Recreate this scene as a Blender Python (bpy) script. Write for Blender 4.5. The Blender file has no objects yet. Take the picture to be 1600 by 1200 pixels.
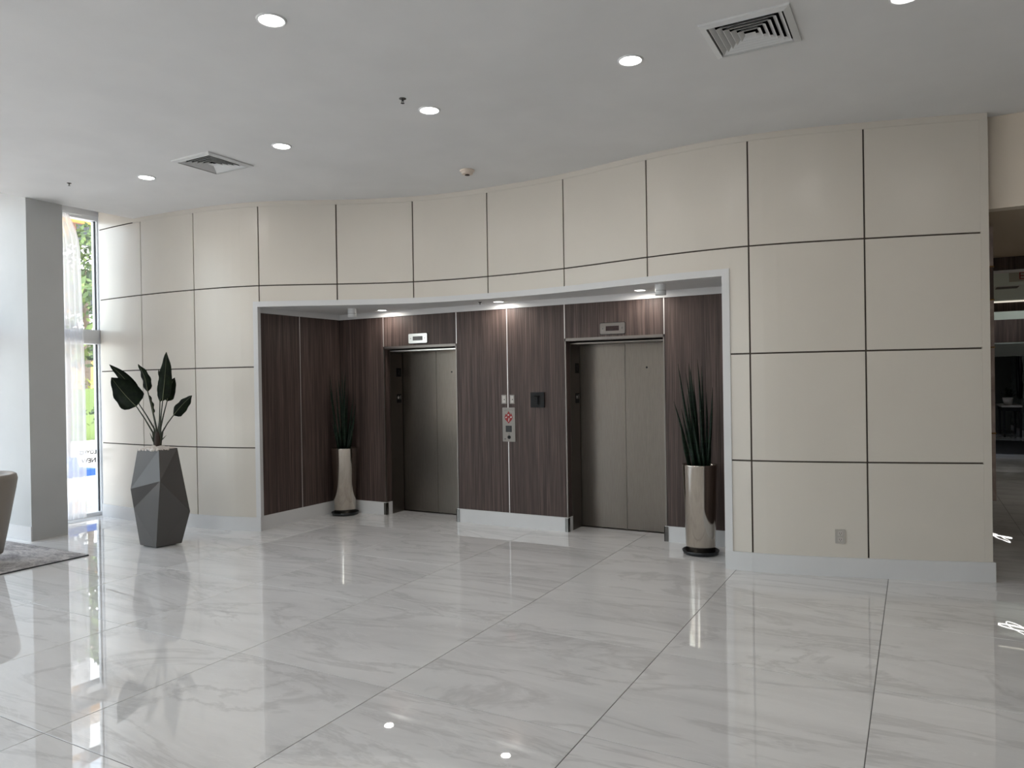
import bpy, bmesh, math, random
import numpy as np
from mathutils import Vector, Matrix, noise
random.seed(7)
C = bpy.context.scene.collection
sc = bpy.context.scene

# ---------------------------------------------------------------- camera
# world axes follow the floor tile grid: +X along the elevator wall, +Y away from the viewer
F_PX, PITCH, ROLL, YAW, EYE = 1141.14, -0.0047803, -0.0157529, math.radians(28.89), 1.717
def level_to_world(x, y, z):
    return Vector((x*math.cos(YAW) - y*math.sin(YAW), x*math.sin(YAW) + y*math.cos(YAW), z))
def cam_dir(rx, ru, rf):
    c, s = math.cos(ROLL), math.sin(ROLL)
    x, up, fw = c*rx - s*ru, s*rx + c*ru, rf
    c, s = math.cos(PITCH), math.sin(PITCH)
    return level_to_world(x, -s*up + c*fw, c*up + s*fw)
cd = bpy.data.cameras.new('camera'); cam = bpy.data.objects.new('camera', cd); C.objects.link(cam)
cd.sensor_fit = 'HORIZONTAL'; cd.sensor_width = 36.0; cd.lens = F_PX*36/1600; cd.clip_start = .05; cd.clip_end = 300
R_, U_, F_ = cam_dir(1,0,0), cam_dir(0,1,0), cam_dir(0,0,1)
M = Matrix((R_, U_, -F_)).transposed().to_4x4(); M.translation = (0, 0, EYE); cam.matrix_world = M
sc.camera = cam
EYEV = Vector((0, 0, EYE))
def ray(px, py): return cam_dir((px-800)/F_PX, -(py-600)/F_PX, 1)
def at_depth(px, py, Z): return EYEV + ray(px, py)*Z
def on_z(px, py, z):
    d = ray(px, py); return EYEV + d*((z-EYE)/d.z)
def on_y(px, py, y):
    d = ray(px, py); return EYEV + d*(y/d.y)
def on_x(px, py, x):
    d = ray(px, py); return EYEV + d*(x/d.x)

# ---------------------------------------------------------------- world, sun, exposure
sc.view_settings.view_transform = 'Standard'; sc.view_settings.look = 'None'
sc.view_settings.gamma = 1; sc.view_settings.use_curve_mapping = False
sc.view_settings.exposure = 0.0
w = bpy.data.worlds.new('world'); sc.world = w; w.use_nodes = True
nt = w.node_tree; bg = nt.nodes['Background']
sky = nt.nodes.new('ShaderNodeTexSky'); sky.sky_type = 'NISHITA'; sky.sun_disc = False
sky.sun_elevation = math.radians(58); sky.sun_rotation = math.radians(110); sky.air_density = 1.0; sky.dust_density = 2.0; sky.ozone_density = 1
hs = nt.nodes.new('ShaderNodeHueSaturation'); hs.inputs['Saturation'].default_value = .4      # hazy bright sky
nt.links.new(sky.outputs[0], hs.inputs['Color']); nt.links.new(hs.outputs[0], bg.inputs[0]); bg.inputs[1].default_value = 1.22
sd = bpy.data.lights.new('sun', 'SUN'); sun = bpy.data.objects.new('sun', sd); C.objects.link(sun)
sd.energy = 3.0; sd.angle = math.radians(.6); sd.color = (1, .95, .86)
sun.rotation_euler = Vector((-.62, -.25, -1)).to_track_quat('-Z', 'Y').to_euler()   # shines from the far side of the building
def portal(name, loc, rot, sx, sy):
    l = bpy.data.lights.new(name, 'AREA'); l.shape = 'RECTANGLE'; l.size = sx; l.size_y = sy; l.cycles.is_portal = True
    o = bpy.data.objects.new(name, l); C.objects.link(o); o.location = loc; o.rotation_euler = rot
portal('window_daylight_portal', (-9.8, -.05, 2.0), (0, -math.pi/2, 0), 4.0, 12.0)
portal('added_window_portal', (-2.75, -6.2, 1.9), (math.pi/2, 0, 0), 3.6, 3.7)  # guides sky light through the added window behind the viewer

# ---------------------------------------------------------------- materials
MATS = {}
def srgb(r, g, b):
    f = lambda c: c/12.92 if c <= .04045 else ((c+.055)/1.055)**2.4
    return (f(r/255), f(g/255), f(b/255), 1)
def mat(name, col=(.8,.8,.8,1), rough=.5, metal=0, **kw):
    if name in MATS: return MATS[name]
    m = bpy.data.materials.new(name); m.use_nodes = True; MATS[name] = m
    b = m.node_tree.nodes['Principled BSDF']
    if len(col) == 3: col = (*col, 1)
    b.inputs['Base Color'].default_value = col; b.inputs['Roughness'].default_value = rough; b.inputs['Metallic'].default_value = metal
    for k, v in kw.items(): b.inputs[k].default_value = v
    return m
def N(m, t, **kw):
    n = m.node_tree.nodes.new(t)
    for k, v in kw.items(): setattr(n, k, v)
    return n
def L(m, a, b): m.node_tree.links.new(a, b)
def bsdf(m): return m.node_tree.nodes['Principled BSDF']
def coords(m, scale, kind='Object', rnd=0.0):
    tc = N(m, 'ShaderNodeTexCoord'); mp = N(m, 'ShaderNodeMapping'); mp.inputs['Scale'].default_value = scale
    if rnd:
        oi = N(m, 'ShaderNodeObjectInfo'); mu = N(m, 'ShaderNodeVectorMath', operation='MULTIPLY_ADD')
        cmb = N(m, 'ShaderNodeCombineXYZ'); sc1 = N(m, 'ShaderNodeMath', operation='MULTIPLY'); sc1.inputs[1].default_value = rnd
        sc2 = N(m, 'ShaderNodeMath', operation='MULTIPLY'); sc2.inputs[1].default_value = rnd*3.7
        L(m, oi.outputs['Random'], sc1.inputs[0]); L(m, oi.outputs['Random'], sc2.inputs[0])
        L(m, sc1.outputs[0], cmb.inputs[0]); L(m, sc2.outputs[0], cmb.inputs[1])
        add = N(m, 'ShaderNodeVectorMath', operation='ADD'); L(m, tc.outputs[kind], add.inputs[0]); L(m, cmb.outputs[0], add.inputs[1])
        L(m, add.outputs[0], mp.inputs['Vector'])
    else: L(m, tc.outputs[kind], mp.inputs['Vector'])
    return mp.outputs['Vector']
def noise_n(m, vec, scale, detail=4, rough=.5, dist=0):
    n = N(m, 'ShaderNodeTexNoise'); L(m, vec, n.inputs['Vector']); n.inputs['Scale'].default_value = scale
    n.inputs['Detail'].default_value = detail; n.inputs['Roughness'].default_value = rough; n.inputs['Distortion'].default_value = dist
    return n.outputs['Fac']
def ramp(m, fac, stops):
    r = N(m, 'ShaderNodeValToRGB'); L(m, fac, r.inputs[0]); e = r.color_ramp.elements
    while len(e) < len(stops): e.new(.5)
    for i, (p, c) in enumerate(stops): e[i].position = p; e[i].color = c if len(c) == 4 else (*c, 1)
    return r.outputs[0]
def bump(m, h, strength, dist):
    b = N(m, 'ShaderNodeBump'); b.inputs['Strength'].default_value = strength; b.inputs['Distance'].default_value = dist
    L(m, h, b.inputs['Height']); L(m, b.outputs[0], bsdf(m).inputs['Normal'])
def mixc(m, fac, a, b, mode='MIX'):
    n = N(m, 'ShaderNodeMix', data_type='RGBA', blend_type=mode)
    if isinstance(fac, float): n.inputs[0].default_value = fac
    else: L(m, fac, n.inputs[0])
    for s, v in ((6, a), (7, b)):
        if isinstance(v, tuple): n.inputs[s].default_value = v
        else: L(m, v, n.inputs[s])
    return n.outputs[2]

# polished veined porcelain
m = mat('polished_marble_tile', rough=.012, IOR=1.75); v = coords(m, (.34, 1.25, 1), rnd=37.0)
cloud = noise_n(m, v, 1.3, 5, .6, 1.2)
base = ramp(m, cloud, [(.26, (.63,.62,.614)), (.5, (.755,.745,.736)), (.74, (.83,.82,.81))])
vn = noise_n(m, v, 1.0, 6, .62, 1.6)
v1 = ramp(m, vn, [(.468, (0,0,0)), (.497, (1,1,1)), (.503, (1,1,1)), (.53, (0,0,0))])
vn2 = noise_n(m, v, 2.3, 5, .6, 2.2)
v2 = ramp(m, vn2, [(.485, (0,0,0)), (.5, (1,1,1)), (.515, (0,0,0))])
c1 = mixc(m, ramp(m, v1, [(0,(0,0,0)),(1,(.31,.31,.31))]), base, (.40,.39,.385,1))
c2 = mixc(m, ramp(m, v2, [(0,(0,0,0)),(1,(.42,.42,.42))]), c1, (.82,.81,.80,1))
L(m, c2, bsdf(m).inputs['Base Color'])
bump(m, noise_n(m, coords(m, (1,1,1), rnd=11.0), 3.2, 1, .5), .05, .004)
mat('grout', srgb(104,102,100), .8)
def painted(name, col, rough, var=.03, scale=2.0, bmp=.02):
    m = mat(name, col, rough); v = coords(m, (1,1,1), rnd=5.0)
    n = noise_n(m, v, scale, 3, .5)
    lo = tuple(c*(1-var) for c in col[:3]); hi = tuple(min(1, c*(1+var)) for c in col[:3])
    L(m, ramp(m, n, [(.3, lo), (.7, hi)]), bsdf(m).inputs['Base Color'])
    if bmp: bump(m, noise_n(m, v, 60, 2, .5), bmp, .002)
    return m
painted('ceiling_paint', (.72,.715,.705,1), .75)
painted('white_paint', (.67,.665,.665,1), .45)
painted('column_paint', (.52,.525,.52,1), .6)
m = painted('cream_panel', (.665,.618,.55,1), .28, .015, 1.2, 0)
bump(m, noise_n(m, coords(m, (1,1,1), rnd=9.0), 1.6, 2, .5), .06, .02)
mat('joint_reveal', srgb(74,64,57), .7)
mat('cream_edge', (.62,.59,.53,1), .4)
# dark streaked veneer
def veneer(name, a, b, c, rough=.52):
    m = mat(name, rough=rough, **{'Specular IOR Level': .3}); v = coords(m, (1,1,.012), rnd=3.0)
    n1 = noise_n(m, v, 130, 3, .6); n2 = noise_n(m, v, 22, 3, .6)
    f = N(m, 'ShaderNodeMath', operation='MULTIPLY_ADD'); L(m, n1, f.inputs[0]); f.inputs[1].default_value = .62
    g = N(m, 'ShaderNodeMath', operation='MULTIPLY'); L(m, n2, g.inputs[0]); g.inputs[1].default_value = .38; L(m, g.outputs[0], f.inputs[2])
    L(m, ramp(m, f.outputs[0], [(.36, a), (.5, b), (.64, c)]), bsdf(m).inputs['Base Color'])
    bump(m, n1, .08, .001)
    return m
veneer('dark_veneer', srgb(54,43,40), srgb(74,61,57), srgb(104,88,82))
m = mat('brushed_steel', srgb(150,146,140), .3, 1.0); v = coords(m, (1, 1, .02)); n = noise_n(m, v, 420, 2, .6)
L(m, ramp(m, n, [(.3, srgb(106,99,92)), (.7, srgb(118,111,104))]), bsdf(m).inputs['Base Color']); bump(m, n, .015, .0005)
mat('steel_frame', srgb(118,112,107), .34, 1.0)
mat('satin_silver', srgb(205,202,198), .28, 1.0)
mat('metal_strip', srgb(205,200,196), .35, .6)
mat('polished_pot', srgb(200,192,182), .12, 1.0)
mat('black_plastic', srgb(14,14,16), .45, **{'Specular IOR Level': .25})
mat('black_saucer', srgb(24,26,30), .3)
mat('dark_hole', (.004,.004,.004,1), .8)  # near-black colour stands in for the shade inside holes and ducts
mat('dark_gap', srgb(20,17,16), .7)
mat('planter_grey', srgb(80,77,75), .55)
mat('pebble', srgb(205,196,188), .6)
mat('soil', srgb(40,32,26), .95)
m = mat('dark_leaf', rough=.5, **{'Specular IOR Level': .2}); n = noise_n(m, coords(m, (1,1,1)), 14, 3, .6)
L(m, ramp(m, n, [(.3, srgb(12,18,11)), (.7, srgb(30,44,21))]), bsdf(m).inputs['Base Color'])
mat('leaf_rib', srgb(92,98,66), .5)
mat('leaf_stem', srgb(38,42,26), .5)
mat('stem_base', srgb(52,40,34), .8)
m = mat('spear_leaf', rough=.5, **{'Specular IOR Level': .25}); n = noise_n(m, coords(m, (1,1,9)), 7, 3, .6)
L(m, ramp(m, n, [(.35, srgb(8,20,13)), (.65, srgb(22,42,27))]), bsdf(m).inputs['Base Color'])
mat('vent_white', (.66,.66,.65,1), .5)
mat('lamp_trim', (.74,.74,.74,1), .4)
mat('detector_cream', srgb(214,200,186), .5)
mat('chrome', srgb(120,118,115), .2, 1.0)
mat('plate_white', srgb(190,184,178), .45)
mat('plate_grey', srgb(140,134,128), .45)
mat('outlet_white', srgb(176,171,164), .45)
mat('red_print', srgb(140,22,22), .5)
mat('dark_print', srgb(16,16,20), .55)
mat('pale_print', srgb(190,188,184), .5)
mat('dim_print', srgb(58,58,60), .5)
mat('display_glass', srgb(34,8,8), .15)
mat('brass', srgb(120,92,58), .35, 1.0)
m = mat('taupe_stone', rough=.3); n = noise_n(m, coords(m, (1,1,1)), 5, 5, .6, 1)
L(m, ramp(m, n, [(.3, srgb(136,118,112)), (.7, srgb(176,160,150))]), bsdf(m).inputs['Base Color'])
mat('corridor_beige', srgb(176,160,138), .6)
mat('bulkhead_paint', srgb(216,204,188), .6)
mat('corridor_white', srgb(206,216,208), .6)
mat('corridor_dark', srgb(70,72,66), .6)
mat('sign_plate', srgb(172,166,150), .4)
m = mat('taupe_leather', srgb(140,131,122), .42); bump(m, noise_n(m, coords(m,(1,1,1)), 180, 2, .5), .12, .001)
mat('charcoal_cushion', srgb(52,46,44), .8)
mat('wood_leg', srgb(62,42,30), .5)
# distressed rug
m = mat('distressed_rug', rough=.95); v = coords(m, (1,1,1))
n1 = noise_n(m, coords(m, (1.0,2.6,1)), 2.2, 6, .7, 1.0); n2 = noise_n(m, v, 55, 2, .6)
a1 = ramp(m, n1, [(.34, srgb(104,100,102)), (.48, srgb(158,154,154)), (.58, srgb(206,202,200)), (.68, srgb(140,124,112))])
L(m, mixc(m, .35, a1, ramp(m, n2, [(.3, srgb(92,90,92)), (.7, srgb(214,210,208))])), bsdf(m).inputs['Base Color'])
bump(m, n2, .5, .004)
mat('rug_edge', srgb(58,58,62), .9)
def emit(name, col, s):
    m = bpy.data.materials.new(name); m.use_nodes = True; MATS[name] = m; t = m.node_tree; t.nodes.clear()
    e = t.nodes.new('ShaderNodeEmission'); o = t.nodes.new('ShaderNodeOutputMaterial'); e.inputs[0].default_value = (*col, 1); e.inputs[1].default_value = s
    t.links.new(e.outputs[0], o.inputs[0]); return m
emit('lamp_lens', (1, .97, .93), 14)
emit('ring_tube', (1, .98, .95), 5)
emit('strip_glow', (1, .93, .78), .8)
# window glass: clear with a faint mirror
m = bpy.data.materials.new('window_glass'); m.use_nodes = True; MATS['window_glass'] = m; t = m.node_tree; t.nodes.clear()
o = t.nodes.new('ShaderNodeOutputMaterial'); mx = t.nodes.new('ShaderNodeMixShader'); tr = t.nodes.new('ShaderNodeBsdfTransparent'); gl = t.nodes.new('ShaderNodeBsdfGlossy')
gl.inputs['Roughness'].default_value = .02; tr.inputs[0].default_value = (.95,.97,.96,1); mx.inputs[0].default_value = .05
t.links.new(tr.outputs[0], mx.inputs[1]); t.links.new(gl.outputs[0], mx.inputs[2]); t.links.new(mx.outputs[0], o.inputs[0])
# sheer curtain
m = bpy.data.materials.new('sheer_fabric'); m.use_nodes = True; MATS['sheer_fabric'] = m; t = m.node_tree; t.nodes.clear()
o = t.nodes.new('ShaderNodeOutputMaterial'); mx = t.nodes.new('ShaderNodeMixShader'); mx2 = t.nodes.new('ShaderNodeMixShader')
tr = t.nodes.new('ShaderNodeBsdfTransparent'); df = t.nodes.new('ShaderNodeBsdfDiffuse'); tl = t.nodes.new('ShaderNodeBsdfTranslucent')
df.inputs[0].default_value = (.9,.9,.92,1); tl.inputs[0].default_value = (.9,.9,.92,1); mx2.inputs[0].default_value = .55; mx.inputs[0].default_value = .74
t.links.new(df.outputs[0], mx2.inputs[1]); t.links.new(tl.outputs[0], mx2.inputs[2]); t.links.new(tr.outputs[0], mx.inputs[1]); t.links.new(mx2.outputs[0], mx.inputs[2]); t.links.new(mx.outputs[0], o.inputs[0])
# outdoors
mat('frame_white', (.78,.79,.80,1), .4)
mat('gasket', srgb(40,44,50), .6)
m = mat('pale_paving', rough=.8); L(m, ramp(m, noise_n(m, coords(m,(1,1,1)), 3, 4, .6), [(.3, srgb(214,202,192)), (.7, srgb(240,234,228))]), bsdf(m).inputs['Base Color'])
mat('yellow_render', srgb(204,154,88), .8); mat('white_render', (.85,.85,.85,1), .7); mat('brown_shutter', srgb(120,84,70), .7)
m = mat('dark_glass', srgb(44,46,50), .15)
m = mat('green_foliage', rough=.7); oi = N(m, 'ShaderNodeNewGeometry')
L(m, ramp(m, oi.outputs['Random Per Island'], [(0, srgb(34,50,26)), (.6, srgb(66,88,44)), (1, srgb(112,130,70))]), bsdf(m).inputs['Base Color'])
m = mat('yellow_foliage', rough=.6); oi = N(m, 'ShaderNodeNewGeometry')
L(m, ramp(m, oi.outputs['Random Per Island'], [(0, srgb(70,84,30)), (.6, srgb(136,140,56)), (1, srgb(170,164,84))]), bsdf(m).inputs['Base Color'])
mat('bark', srgb(96,84,74), .9)
mat('blue_sling', srgb(44,100,190), .7); mat('white_tube', (.86,.86,.86,1), .4)

# ---------------------------------------------------------------- mesh helpers
def link(name, me, material=None, parent=None, smooth=False):
    o = bpy.data.objects.new(name, me); C.objects.link(o)
    if material is not None and not me.materials: me.materials.append(MATS[material] if isinstance(material, str) else material)
    if parent is not None: o.parent = parent
    if smooth:
        for p in me.polygons: p.use_smooth = True
    return o
def obj(name, bm, material, parent=None, smooth=False, bevel=0, seg=1):
    if bevel:
        es = [e for e in bm.edges if len(e.link_faces) == 2 and e.calc_face_angle(0) > .6]
        bmesh.ops.bevel(bm, geom=es, offset=bevel, segments=seg, affect='EDGES', clamp_overlap=True, profile=.5)
    bmesh.ops.recalc_face_normals(bm, faces=bm.faces)
    me = bpy.data.meshes.new(name); bm.to_mesh(me); bm.free()
    return link(name, me, material, parent, smooth)
def box(bm, x0, x1, y0, y1, z0, z1, mtx=None):
    vs = [bm.verts.new((x, y, z)) for x in (x0, x1) for y in (y0, y1) for z in (z0, z1)]
    for f in ((0,1,3,2),(4,6,7,5),(0,4,5,1),(2,3,7,6),(0,2,6,4),(1,5,7,3)): bm.faces.new([vs[i] for i in f])
    if mtx is not None: bmesh.ops.transform(bm, matrix=mtx, verts=vs)
    return vs
def box_obj(name, x0, x1, y0, y1, z0, z1, material, parent=None, bevel=0, seg=1):
    bm = bmesh.new(); box(bm, x0, x1, y0, y1, z0, z1); return obj(name, bm, material, parent, bevel=bevel, seg=seg)
def lathe(bm, prof, n=32, c=(0,0,0), cap=True):
    rings = []
    for r, z in prof:
        rings.append([bm.verts.new((c[0]+r*math.cos(2*math.pi*i/n), c[1]+r*math.sin(2*math.pi*i/n), c[2]+z)) for i in range(n)])
    for a, b in zip(rings, rings[1:]):
        for i in range(n): bm.faces.new((a[i], a[(i+1)%n], b[(i+1)%n], b[i]))
    if cap:
        bm.faces.new(rings[0][::-1]); bm.faces.new(rings[-1])
    return rings
def tube(bm, pts, rads, n=8, cap=True):
    pts = [Vector(p) for p in pts]
    if not isinstance(rads, (list, tuple)): rads = [rads]*len(pts)
    rings = []; ref = Vector((.3, .5, .81)).normalized()
    for i, p in enumerate(pts):
        t = (pts[min(i+1, len(pts)-1)] - pts[max(i-1, 0)]).normalized()
        a = t.cross(ref)
        if a.length < .1: a = t.cross(Vector((1,0,0)))
        a.normalize(); b = t.cross(a); ref = a.cross(t) if False else ref
        rings.append([bm.verts.new(p + (a*math.cos(2*math.pi*k/n) + b*math.sin(2*math.pi*k/n))*rads[i]) for k in range(n)])
    for a, b in zip(rings, rings[1:]):
        for k in range(n): bm.faces.new((a[k], a[(k+1)%n], b[(k+1)%n], b[k]))
    if cap: bm.faces.new(rings[0][::-1]); bm.faces.new(rings[-1])
def empty(name, loc=(0,0,0)):
    o = bpy.data.objects.new(name, None); C.objects.link(o); o.location = loc; o.empty_display_size = .1; return o
def tag(o, label, cat, group=None):
    o['label'] = label; o['category'] = cat
    if group: o['group'] = group
    return o
def struct(o, label=None):
    o['kind'] = 'structure'
    if label: o['label'] = label
    return o
def text_mesh(name, body, size, material, parent, mtx, depth=.0008, mirror=False, bold=0):
    cu = bpy.data.curves.new(name, 'FONT'); cu.body = body; cu.size = size; cu.align_x = 'CENTER'; cu.align_y = 'CENTER'; cu.extrude = depth; cu.offset = bold
    t = bpy.data.objects.new(name, cu); C.objects.link(t)
    bpy.context.view_layer.update()
    me = bpy.data.meshes.new_from_object(t.evaluated_get(bpy.context.evaluated_depsgraph_get()))
    bpy.data.objects.remove(t); me.materials.clear()
    if mirror: mtx = mtx @ Matrix.Scale(-1, 4, (1,0,0))
    me.transform(mtx)
    return link(name, me, material, parent)
FACE_FRONT = Matrix(((1,0,0,0),(0,0,-1,0),(0,1,0,0),(0,0,0,1)))     # text in XY -> standing, facing -Y

# ---------------------------------------------------------------- wave wall curve  y = S(x)
KX = [-9.75,-9.05,-8.54,-7.60,-6.69,-5.87,-5.04,-4.12,-3.17,-2.22,-1.27,-.36,.49,.60]
KY = [5.900,5.845,5.829,5.872,6.055,6.465,6.820,6.945,6.905,6.725,6.665,6.860,7.125,7.165]
def spline(xs, ys):
    n = len(xs); h = np.diff(xs); A = np.zeros((n,n)); b = np.zeros(n); A[0,0] = A[-1,-1] = 1
    for i in range(1, n-1):
        A[i,i-1], A[i,i], A[i,i+1] = h[i-1], 2*(h[i-1]+h[i]), h[i]
        b[i] = 3*((ys[i+1]-ys[i])/h[i] - (ys[i]-ys[i-1])/h[i-1])
    c = np.linalg.solve(A, b)
    def S(x):
        i = min(max(int(np.searchsorted(xs, x))-1, 0), n-2); t = x-xs[i]
        B = (ys[i+1]-ys[i])/h[i] - h[i]*(2*c[i]+c[i+1])/3; D = (c[i+1]-c[i])/(3*h[i])
        return float(ys[i] + B*t + c[i]*t*t + D*t**3)
    return S
S = spline(KX, KY)
def WP(x, off, z):
    d = (S(x+.004)-S(x-.004))/.008; k = math.hypot(d, 1)
    return Vector((x + off*d/k, S(x) - off/k, z))
def wall_sheet(bm, xs, zs, keep, f_off, b_off):
    """cells of the x/z grid kept by keep(xc, zc), as a slab following the wave"""
    V = {}
    def v(i, j, s):
        if (i,j,s) not in V: V[i,j,s] = bm.verts.new(WP(xs[i], f_off if s else b_off, zs[j]))
        return V[i,j,s]
    cells = {(i,j) for i in range(len(xs)-1) for j in range(len(zs)-1) if keep((xs[i]+xs[i+1])/2, (zs[j]+zs[j+1])/2)}
    for i, j in cells:
        bm.faces.new((v(i,j,1), v(i+1,j,1), v(i+1,j+1,1), v(i,j+1,1)))
        bm.faces.new((v(i,j,0), v(i,j+1,0), v(i+1,j+1,0), v(i+1,j,0)))
        for (di,dj), (p,q) in {(-1,0):((i,j+1),(i,j)), (1,0):((i+1,j),(i+1,j+1)), (0,-1):((i,j),(i+1,j)), (0,1):((i+1,j+1),(i,j+1))}.items():
            if (i+di, j+dj) not in cells: bm.faces.new((v(*q,1), v(*p,1), v(*p,0), v(*q,0)))
def linsp(a, b, step, extra=()):
    n = max(1, int(math.ceil((b-a)/step))); return sorted(set([round(a+(b-a)*i/n, 5) for i in range(n+1)] + [e for e in extra if a < e < b]))
CEIL, BASE_H = 3.85, .163
OL, OR, OT = -6.765, -1.440, 2.685            # alcove opening, outer edge of the casing
IL, IR, IT = OL+.054, OR-.066, 2.622          # inner edge

# ---------------------------------------------------------------- floor
T = 1.2; TX0, TY0 = -.214, 2.036
fl = struct(box_obj('floor', -10.0, 8.2, -6.4, 28.0, -.15, -.0025, 'grout'))
bm = bmesh.new(); g = .0022; box(bm, g, T-g, g, T-g, -.01, 0)
bmesh.ops.bevel(bm, geom=[e for e in bm.edges if all(v.co.z > -.001 for v in e.verts)], offset=.0012, segments=1, affect='EDGES')
bmesh.ops.recalc_face_normals(bm, faces=bm.faces); tile_me = bpy.data.meshes.new('tile'); bm.to_mesh(tile_me); bm.free()
tile_me.materials.append(MATS['polished_marble_tile'])
for i in range(-9, 8):
    for j in range(-8, 22):
        x, y = TX0+T*i, TY0+T*j
        if x+T < -9.95 or x > 8.1 or y+T < -6.3: continue
        if y > 7.9 and not (.0 < x+T and x < 4.1): continue
        if y > 24: continue
        o = bpy.data.objects.new('tile', tile_me); C.objects.link(o); o.parent = fl; o.location = (x, y, 0)

# ---------------------------------------------------------------- ceiling (holes for the two air diffusers)
VENTS = [(-.865, 4.70), (-5.875, 4.775)]; VH = .235
xs = sorted([-8.69, -4.0, .55, 8.2] + [c+s for c, _ in VENTS for s in (-VH, VH)])
ys = sorted([-6.4, 2.0, 8.2] + [c+s for _, c in VENTS for s in (-VH, VH)])
bm = bmesh.new(); V = {}
def cv(i, j):
    if (i,j) not in V: V[i,j] = bm.verts.new((xs[i], ys[j], CEIL))
    return V[i,j]
for i in range(len(xs)-1):
    for j in range(len(ys)-1):
        xc, yc = (xs[i]+xs[i+1])/2, (ys[j]+ys[j+1])/2
        if any(abs(xc-a) < VH and abs(yc-b) < VH for a, b in VENTS): continue
        bm.faces.new((cv(i,j), cv(i,j+1), cv(i+1,j+1), cv(i+1,j)))
ret = bmesh.ops.extrude_face_region(bm, geom=bm.faces[:])
for v in [g_ for g_ in ret['geom'] if isinstance(g_, bmesh.types.BMVert)]: v.co.z += .22
struct(obj('ceiling', bm, 'ceiling_paint'))
struct(box_obj('ceiling_pocket', -10.0, -8.6, -6.4, 6.3, 4.07, 4.3, 'ceiling_paint'))

# ---------------------------------------------------------------- wave wall with its panels
in_open = lambda x, z: IL-.03 < x < IR+.03 and z < IT+.03
wall_b = bmesh.new()
wx = linsp(-9.50, .545, .12, (IL-.03, IR+.03)); wz = [0, BASE_H, .975, 1.922, IT+.03, 2.87, 3.795, 4.07]
wall_sheet(wall_b, wx, wz, lambda x, z: not in_open(x, z), -.014, -.13)
wall = struct(obj('wall_back', wall_b, 'joint_reveal'))
for f in wall.data.polygons: f.use_smooth = False
GV = [-8.541,-7.598,-6.694,-5.869,-5.037,-4.116,-3.173,-2.219,-1.272,-.360,.488]
GH = [BASE_H, .975, 1.922, 2.87, 3.795]
G = .007
for a, b in zip([-9.49]+GV, GV):
    last = a == -9.49
    for k, (z0, z1) in enumerate(zip(GH, GH[1:])):
        x0, x1 = a+(G if not last else 0), b-(G if b < .48 else .0008); q0, q1 = z0+(G if k else 0), z1-(G if k < 3 else .001)
        if in_open(x0, q1-.01) and in_open(x1, q1-.01): continue
        X = linsp(x0, x1, .12, (OL, OR)); Zs = sorted({q0, q1} | ({OT} if q0 < OT < q1 else set()))
        bm = bmesh.new(); wall_sheet(bm, X, Zs, lambda x, z: not (OL < x < OR and z < OT), 0, -.0145)
        if not bm.faces: bm.free(); continue
        obj('panel', bm, 'cream_panel', wall, bevel=.0015)
bm = bmesh.new(); wall_sheet(bm, linsp(-8.70, .542, .12), [3.7955, CEIL+.02], lambda x, z: True, 0, -.0145); obj('top_rail', bm, 'cream_panel', wall)
bm = bmesh.new(); wall_sheet(bm, linsp(-9.49, -8.70, .12), [3.809, 4.06], lambda x, z: True, 0, -.0145); obj('panel', bm, 'cream_panel', wall)
bm = bmesh.new(); wall_sheet(bm, [.488, .545], [BASE_H, 3.795], lambda x, z: True, 0, -.0145); obj('end_post', bm, 'cream_panel', wall, bevel=.002)
# casing around the alcove
bm = bmesh.new()
wall_sheet(bm, linsp(OL, OR, .1, (IL, IR)), [IT, OT], lambda x, z: True, .012, -.06)
box_l = lambda a, b: wall_sheet(bm, [a, b], [BASE_H, IT], lambda x, z: True, .012, -.06)
box_l(OL, IL); box_l(IR, OR)
struct(obj('trim_1', bm, 'white_paint', bevel=.002), 'white casing around the elevator alcove')
for nm, a, b in (('baseboard_back_left', -9.49, IL), ('baseboard_back_right', IR, .558)):
    bm = bmesh.new(); wall_sheet(bm, linsp(a, b, .12), [0, BASE_H], lambda x, z: True, .018, -.012 if nm.endswith('left') else -.05); struct(obj(nm, bm, 'white_paint', bevel=.003))

# ---------------------------------------------------------------- alcove
AY, AXL, AXR, ACZ, WT = 7.49, -6.77, -1.51, 2.632, 2.562
bm = bmesh.new(); X = linsp(OL, OR, .15)
rows = [[bm.verts.new((x, S(x)+.06 if k == 0 else 8.1, z)) for x in X] for z in (ACZ, ACZ+.15) for k in (0,1)]
for a, b in ((0,1),(2,3),(0,2),(1,3)):
    for i in range(len(X)-1): bm.faces.new((rows[a][i], rows[a][i+1], rows[b][i+1], rows[b][i]))
for i in (0, -1): bm.faces.new((rows[0][i], rows[1][i], rows[3][i], rows[2][i]))
struct(obj('ceiling_alcove', bm, 'ceiling_paint'))
D1 = (-6.02, -4.905); D2 = (-3.44, -2.305); DH = 2.15
# back wall core with door openings
bm = bmesh.new()
for a, b, z0 in ((AXL-.2, D1[0], 0), (D1[0], D1[1], DH), (D1[1], D2[0], 0), (D2[0], D2[1], DH), (D2[1], AXR+.2, 0)):
    box(bm, a, b, AY+.012, 7.92, z0, ACZ)
wab = struct(obj('wall_alcove_back', bm, 'dark_gap'))
def veneer_panel(parent, x0, x1, z0, z1): return box_obj('veneer_panel', x0, x1, AY, AY+.013, z0, z1, 'dark_veneer', parent, bevel=.0008)
def strip(parent, x, z0, z1): return box_obj('metal_joint', x-.005, x+.005, AY-.003, AY+.013, z0, z1, 'metal_strip', parent)
xj = [AXL, D1[0]-.006, D1[1]+.006, -4.190, D2[0]-.006, D2[1]+.006, AXR+.02]
for i, (a, b) in enumerate(zip(xj, xj[1:])):
    over = i in (1, 4); veneer_panel(wab, a+.005, b-.005, DH+.03 if over else BASE_H-.01, WT)
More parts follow.
